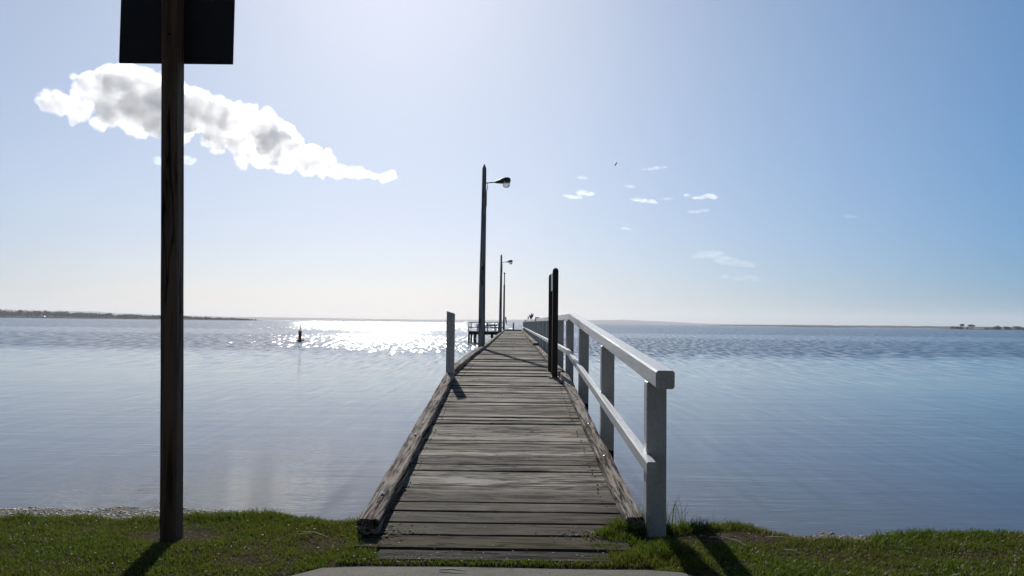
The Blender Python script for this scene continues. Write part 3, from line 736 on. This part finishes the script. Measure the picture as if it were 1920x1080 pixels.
tuft(-1.9, 6.10, .3, 700, .04, .09); tuft(-1.5, 6.0, .2, 300, .03, .06); tuft(3.0, 5.75, .5, 900, .03, .07); tuft(2.55, 5.66, .12, 120, .04, .09)
tuft(-1.12, 6.05, .06, 60, .08, .18); tuft(-1.05, 5.2, .12, 250, .03, .06); tuft(-0.95, 5.0, .15, 250, .03, .06); tuft(0.62, 4.98, .14, 250, .03, .06)
tuft(1.16, 5.80, .10, 30, .22, .42); tuft(0.90, 5.82, .05, 12, .18, .30); tuft(1.5, 5.98, .2, 18, .12, .2)
TP = np.array(TP); TH_ = np.array(TH_)
V2, F2 = blades(TP, TH_, rng.uniform(0.003, 0.006, len(TP)), 0.9)
m = Mat('grass_blades')
geo = m.island(); big = m.noise(1.1, 4, 0.6); md = m.noise(6, 3, 0.6)
c = m.ramp(geo, [(0.0, (0.022, 0.052, 0.006)), (0.5, (0.060, 0.110, 0.010)), (0.82, (0.115, 0.155, 0.018)), (0.93, (0.14, 0.12, 0.05)), (1.0, (0.22, 0.19, 0.10))])
dry = m.mix(0.75, c, (0.13, 0.095, 0.035))
c = m.mix(m.ramp(m.math('ADD', m.math('MULTIPLY', big, 0.6), m.math('MULTIPLY', md, 0.4)), [(0.43, 0.0), (0.55, 0.95)]), c, dry)
m.set(col=c, rough=0.5, spec=0.25)
tr = m.t.nodes.new('ShaderNodeBsdfTranslucent'); m.link(m.mix(0.5, c, (0.15, 0.22, 0.012)), tr.inputs[0])
ms = m.t.nodes.new('ShaderNodeMixShader'); ms.inputs[0].default_value = 0.42
m.link(m.b.outputs[0], ms.inputs[1]); m.link(tr.outputs[0], ms.inputs[2]); m.link(ms.outputs[0], m.out.inputs['Surface'])
V = np.concatenate([V1, V2]); F = np.concatenate([F1, F2 + len(V1)])
tag(npmesh('grass', V, F, m.m, 3), 'short green lawn with dry patches on the bank above the water', 'grass', kind='stuff')

# pebbles and shell bits on the beach and lawn
def chips(P, smin, smax, flat=0.45):
    n = len(P); base = np.array([(1, 0, 0), (0, 1, 0), (-1, 0, 0), (0, -1, 0), (0, 0, 1), (0, 0, -1)], float)
    a = rng.uniform(0, 6.28, n); s = rng.uniform(smin, smax, n)
    rot = np.zeros((n, 3, 3)); rot[:, 0, 0] = np.cos(a); rot[:, 0, 1] = -np.sin(a); rot[:, 1, 0] = np.sin(a); rot[:, 1, 1] = np.cos(a); rot[:, 2, 2] = flat
    jit = base[None] * rng.uniform(0.6, 1.3, (n, 6, 1)); jit[:, :, 0] *= 1.5
    V = np.einsum('nij,nkj->nki', rot, jit) * s[:, None, None] + P[:, None, :]
    f = np.array([(0, 1, 4), (1, 2, 4), (2, 3, 4), (3, 0, 4), (1, 0, 5), (2, 1, 5), (3, 2, 5), (0, 3, 5)])
    F = (np.arange(n)[:, None, None] * 6 + f[None]).reshape(-1, 3); return V.reshape(-1, 3), F
pp = []
for _ in range(9000):
    x = random.uniform(-6, 0) if random.random() < .85 else random.uniform(0, 5); e, s_ = grass_edge(x), shore(x); y = random.uniform(e - 0.03, s_ + 0.1); pp.append((x, y, ground_z(x, y) + 0.002))
V, F = chips(np.array(pp), 0.006, 0.022)
m = Mat('beach_stones'); m.set(col=m.ramp(m.island(), [(0.0, (0.03, 0.03, 0.028)), (0.4, (0.15, 0.14, 0.12)), (0.8, (0.4, 0.37, 0.3)), (1.0, (0.6, 0.55, 0.42))]), rough=0.6)
tag(npmesh('pebbles', V, F, m.m, 3), 'pebbles and shells on the strip of beach', 'pebbles', kind='stuff')
pp = []
for _ in range(900):
    x, y = random.uniform(-4, 4), random.uniform(4.6, 5.95)
    if y > grass_edge(x): continue
    z = ground_z(x, y) + random.uniform(0.012, 0.028)
    if -1.0 < x < 0.8 and y > 5.14: 
        if random.random() < .8: continue
        z = deck_z(y) + 0.004
    elif -1.35 < x < 1.1 and y < 4.84:
        if random.random() < .9: continue
        z = 0.602
    pp.append((x, y, z))
V, F = chips(np.array(pp), 0.002, 0.0065, 0.3)
m = Mat('shell_bits'); m.set(col=m.ramp(m.island(), [(0.0, (0.12, 0.08, 0.05)), (0.5, (0.5, 0.45, 0.36)), (1.0, (0.8, 0.78, 0.7))]), rough=0.4)
tag(npmesh('shell_fragments', V, F, m.m, 3), 'tiny pale shell bits and petals scattered over the lawn', 'shell bits', kind='stuff')
pp = []
for _ in range(650):
    t_ = random.random()
    if t_ < .35: x, y = random.gauss(-0.86, .10), random.gauss(5.45, .09)
    elif t_ < .6: x, y = random.gauss(0.55, .12), random.gauss(5.48, .06)
    elif t_ < .8: x, y = random.uniform(-.9, .6), random.gauss(4.93, .03)
    else: x, y = random.gauss(-.6, .2), random.gauss(5.02, .07)
    z = deck_z(y) + 0.004 if y > 5.15 else 0.610
    pp.append((x, y, z))
V, F = chips(np.array(pp), 0.003, 0.009, 0.3)
m = Mat('leaf_litter'); m.set(col=m.ramp(m.island(), [(0.0, (0.02, 0.013, 0.009)), (0.7, (0.08, 0.055, 0.03)), (0.9, (0.25, 0.2, 0.12)), (1.0, (0.5, 0.42, 0.3))]), rough=0.8)
tag(npmesh('leaf_litter', V, F, m.m, 3), 'dark leaf litter gathered at the foot of the jetty', 'leaf litter', kind='stuff')

def twig(pts, r, label, mat='twig', forks=()):
    r *= 0.6; b = MB(); b.tube(pts, [r] * (len(pts) - 1) + [r * .4], 6)
    for f in forks: b.tube(f, [r * .7, r * .3] if len(f) == 2 else [r * .7, r * .5, r * .3], 5)
    one('twig', b, M[mat], label, 'twig', pts[0])
GZ = 0.612
twig([(1.34, 5.52, GZ), (1.42, 5.47, GZ + .012), (1.50, 5.40, GZ + .005), (1.53, 5.33, GZ)], .006, 'pale bent forked twig on the bare patch right of the handrail', forks=([(1.40, 5.48, GZ + .01), (1.47, 5.50, GZ + .03)],))
twig([(1.72, 5.53, GZ), (1.83, 5.50, GZ + .012), (1.92, 5.48, GZ)], .005, 'thin pale twig lying at the right side of the bare patch', forks=([(1.76, 5.52, GZ), (1.79, 5.58, GZ + .03)],))
twig([(1.75, 5.24, GZ), (1.79, 5.18, GZ + .01), (1.83, 5.14, GZ)], .006, 'short pale twig low in the grass right of the shadow')
twig([(2.42, 5.30, GZ), (2.56, 5.22, GZ + .015), (2.66, 5.17, GZ)], .005, 'dark bent twig lying in the grass well right of the handrail', 'twig_dark')
twig([(-1.42, 5.52, GZ), (-1.32, 5.44, GZ + .02), (-1.22, 5.40, GZ)], .005, 'pale curved twig in the dry grass left of the jetty foot', forks=([(-1.35, 5.46, GZ + .01), (-1.45, 5.38, GZ + .02)],))
twig([(-.42, 4.745, .606), (-.34, 4.735, .612), (-.26, 4.722, .606)], .006, 'short brown stick lying on the concrete path edge', 'twig_dark')

# ------------------------------------------------------------------ clouds: closed puffs of white vapour high over the bay
CY = 1507.0
def cloud(name, blobs, label, dens, voxel=3.5, disp=7.0, flat=1.0, group=None, nscale=0.04, lo=0.38, hi=0.52, big=False):
    """blobs: (x, z, r) metres to the right of the jetty axis / above eye level, at distance CY"""
    bm = bmesh.new()
    for (x, z, r) in blobs:
        mt = Matrix.Translation((x, CY + random.uniform(-.3, .3) * r, z + EYE)) @ Matrix.Diagonal((2.0 if flat < 1 else 1.0, 1.0, flat, 1))
        bmesh.ops.create_icosphere(bm, subdivisions=2, radius=r, matrix=mt)
        for lvl, (cnt, fr) in enumerate(((8, 0.45), (3, 0.26))):
            for _ in range(cnt):
                dv = Vector((random.gauss(0, 1), random.gauss(0, 1), random.gauss(0.25, 1))).normalized()
                q = r * fr * random.uniform(0.6, 1.3); cc = mt.translation + dv * (r * random.uniform(0.86, 1.08 + 0.14 * lvl))
                if q > voxel * 0.55 and flat == 1: bmesh.ops.create_icosphere(bm, subdivisions=1, radius=q, matrix=Matrix.Translation(cc))
    me = bpy.data.meshes.new(name); bm.to_mesh(me); bm.free()
    cx = sum(b[0] for b in blobs) / len(blobs); cz = sum(b[1] for b in blobs) / len(blobs) + EYE
    me.transform(Matrix.Translation((-cx, -CY, -cz)))
    o = bpy.data.objects.new(name, me); o.location = (cx, CY, cz); COL.objects.link(o)
    r_ = o.modifiers.new('join', 'REMESH'); r_.mode = 'VOXEL'; r_.voxel_size = voxel
    for sz, st in ((disp * 2.2, disp * 0.9), (disp * .9, disp * .5)):
        tx = bpy.data.textures.new(name + '_t', 'CLOUDS'); tx.noise_scale = sz; tx.noise_depth = 2
        d = o.modifiers.new('puff', 'DISPLACE'); d.texture = tx; d.texture_coords = 'GLOBAL'; d.strength = st; d.mid_level = 0.5
    if big:
        sm_ = o.modifiers.new('soften', 'SMOOTH'); sm_.factor = 0.6; sm_.iterations = 3
        for sz, st, dp in ((26, 16, 4), (9, 7, 3)):
            tx = bpy.data.textures.new(name + '_t', 'CLOUDS'); tx.noise_scale = sz; tx.noise_depth = dp
            d = o.modifiers.new('billow', 'DISPLACE'); d.texture = tx; d.texture_coords = 'GLOBAL'; d.strength = st; d.mid_level = 0.5
    mt = bpy.data.materials.new('vapour'); mt.use_nodes = True; nt = mt.node_tree; nt.nodes.clear()
    oo = nt.nodes.new('ShaderNodeOutputMaterial'); pv = nt.nodes.new('ShaderNodeVolumePrincipled')
    tcx = nt.nodes.new('ShaderNodeTexCoord'); mpn = nt.nodes.new('ShaderNodeMapping'); mpn.inputs['Scale'].default_value = (0.4, 1, 1.0) if flat < 1 else (1, 1, 1.2)
    nz = nt.nodes.new('ShaderNodeTexNoise'); nz.inputs['Scale'].default_value = nscale; nz.inputs['Detail'].default_value = 5; nz.inputs['Roughness'].default_value = 0.62; nz.inputs['Distortion'].default_value = 0.3
    mr = nt.nodes.new('ShaderNodeMapRange'); mr.interpolation_type = 'SMOOTHSTEP'; mr.inputs[1].default_value = lo; mr.inputs[2].default_value = hi; mr.inputs[4].default_value = dens
    nt.links.new(tcx.outputs['Object'], mpn.inputs[0]); nt.links.new(mpn.outputs[0], nz.inputs['Vector']); nt.links.new(nz.outputs['Fac'], mr.inputs[0]); nt.links.new(mr.outputs[0], pv.inputs['Density'])
    pv.inputs['Color'].default_value = (1, 1, 1, 1); pv.inputs['Anisotropy'].default_value = 0.56
    nt.links.new(pv.outputs[0], oo.inputs['Volume']); me.materials.append(mt)
    if big:                                     # thin ragged veil round the dense body
        v = bpy.data.objects.new('veil', me.copy()); COL.objects.link(v); v.parent = o
        r_ = v.modifiers.new('join', 'REMESH'); r_.mode = 'VOXEL'; r_.voxel_size = 3.0
        d = v.modifiers.new('swell', 'DISPLACE'); d.strength = 2.5; d.mid_level = 0.0
        for sz, st in ((30, 14), (10, 7)):
            tx = bpy.data.textures.new(name + '_t', 'CLOUDS'); tx.noise_scale = sz; tx.noise_depth = 4
            d = v.modifiers.new('billow', 'DISPLACE'); d.texture = tx; d.texture_coords = 'GLOBAL'; d.strength = st; d.mid_level = 0.5
        vm = mt.copy(); v.data.materials.clear(); v.data.materials.append(vm)
        for n_ in vm.node_tree.nodes:
            if n_.type == 'TEX_NOISE': n_.inputs['Scale'].default_value = 0.055; n_.inputs['Roughness'].default_value = 0.7
            if n_.type == 'MAP_RANGE': n_.inputs[1].default_value = 0.42; n_.inputs[2].default_value = 0.68; n_.inputs[4].default_value = 0.045
    return tag(o, label, 'cloud', group)
def B(lst): # picture-like bearings turned into metres at the clouds' distance
    out = []
    for (px, pyy, r) in lst:
        x = px + 0.0115 * (pyy - 540) - 965; z = 604.5 - (pyy - 0.0115 * (px - 960))
        out.append((x, z, r))
    return out
cloud('cloud', B([(85, 188, 20), (108, 192, 20), (135, 205, 20), (160, 155, 24), (182, 152, 22), (150, 180, 22), (190, 175, 34), (225, 168, 38), (255, 160, 38), (262, 192, 44), (300, 190, 48), (325, 205, 46),
                  (205, 205, 30), (178, 226, 13), (240, 222, 26), (290, 230, 26), (330, 235, 26), (365, 205, 42), (390, 190, 14), (402, 218, 40), (430, 230, 36), (455, 212, 20), (470, 230, 30), (495, 245, 34), (445, 262, 26),
                  (400, 255, 24), (510, 268, 34), (515, 240, 16), (540, 282, 30), (562, 292, 24), (590, 298, 22), (612, 300, 16), (450, 298, 13), (482, 290, 22), (525, 302, 20), (572, 314, 14), (600, 318, 12),
                  (622, 318, 12), (632, 321, 9), (641, 319, 11), (650, 322, 8), (658, 321, 9), (667, 325, 7), (675, 323, 9), (684, 327, 6), (692, 326, 7), (700, 330, 6), (708, 328, 6), (716, 333, 7), (724, 331, 9), (733, 327, 8)]),
      'large white cumulus cloud trailing off to the right behind the sign post', 0.058, 2.5, 4, nscale=0.03, lo=0.30, hi=0.62, big=True)
cloud('cloud', B([(286, 296, 7), (292, 300, 8), (300, 298, 6), (320, 300, 5), (343, 297, 9), (351, 300, 8), (359, 298, 5)]), 'small round puff of cloud just under the big cumulus, behind the post', 0.02, 1.5, 3)
small = [
    ([(1062, 366, 4), (1072, 368, 5), (1085, 369, 5), (1092, 360, 7), (1105, 362, 6)], 'pale double wisp of cloud above the two dark posts', .05),
    ([(1186, 373, 3), (1196, 373, 5), (1208, 375, 5), (1222, 377, 5), (1230, 379, 3)], 'bright flat wisp in the middle of the small clouds', .09),
    ([(1290, 365, 4), (1306, 370, 4), (1318, 369, 5), (1331, 366, 6), (1340, 369, 5)], 'bright flat wisp at the right of the small clouds', .08),
    ([(1208, 316, 3), (1222, 315, 4), (1234, 313, 5), (1248, 312, 3)], 'faint wisp highest of the small clouds, right of the flying bird', .035),
    ([(1176, 347, 3), (1182, 348, 4), (1188, 349, 3)], 'tiny puff directly above the bright middle wisp', .05),
    ([(1298, 396, 4), (1308, 396, 5), (1322, 394, 5)], 'faint wisp under the bright right hand wisp', .03),
    ([(1252, 371, 4), (1260, 371, 3)], 'tiny faint puff between the two bright wisps', .035),
    ([(1092, 331, 5), (1100, 333, 3)], 'tiny puff above the pale double wisp', .03),
    ([(1172, 427, 4), (1180, 429, 3)], 'tiny lone puff below the bright middle wisp', .05),
    ([(1310, 480, 8), (1325, 476, 9), (1342, 478, 11), (1358, 487, 11), (1375, 491, 9), (1395, 495, 9), (1408, 498, 6)], 'broad soft cloud low in the sky right of the handrail', .016),
    ([(1362, 519, 6), (1385, 522, 7), (1405, 521, 8), (1420, 523, 6)], 'thin low wisp just under the broad soft cloud', .014),
    ([(1592, 404, 5), (1604, 406, 4)], 'tiny lone wisp far to the right in the blue sky', .022),
]
for bl, lab, dn in small:
    cloud('cloud', B(bl), lab, dn * 1.15, 1.0, 1.2, 0.85, nscale=0.16, lo=0.36, hi=0.66, group= 'small clouds over the right half of the bay')

# ------------------------------------------------------------------ haze over the bay
hz = MB(); hz.box(-9500, 9500, -60, 9500, -4.0, 130.0)
mt = bpy.data.materials.new('haze'); mt.use_nodes = True; nt = mt.node_tree; nt.nodes.clear()
oo = nt.nodes.new('ShaderNodeOutputMaterial'); pv = nt.nodes.new('ShaderNodeVolumePrincipled')
pv.inputs['Density'].default_value = 0.00011; pv.inputs['Color'].default_value = (0.92, 0.95, 1, 1); pv.inputs['Anisotropy'].default_value = 0.3
nt.links.new(pv.outputs[0], oo.inputs['Volume'])
tag(obj('haze', hz, mt), 'pale sea haze in front of the far hills', 'haze', kind='stuff')
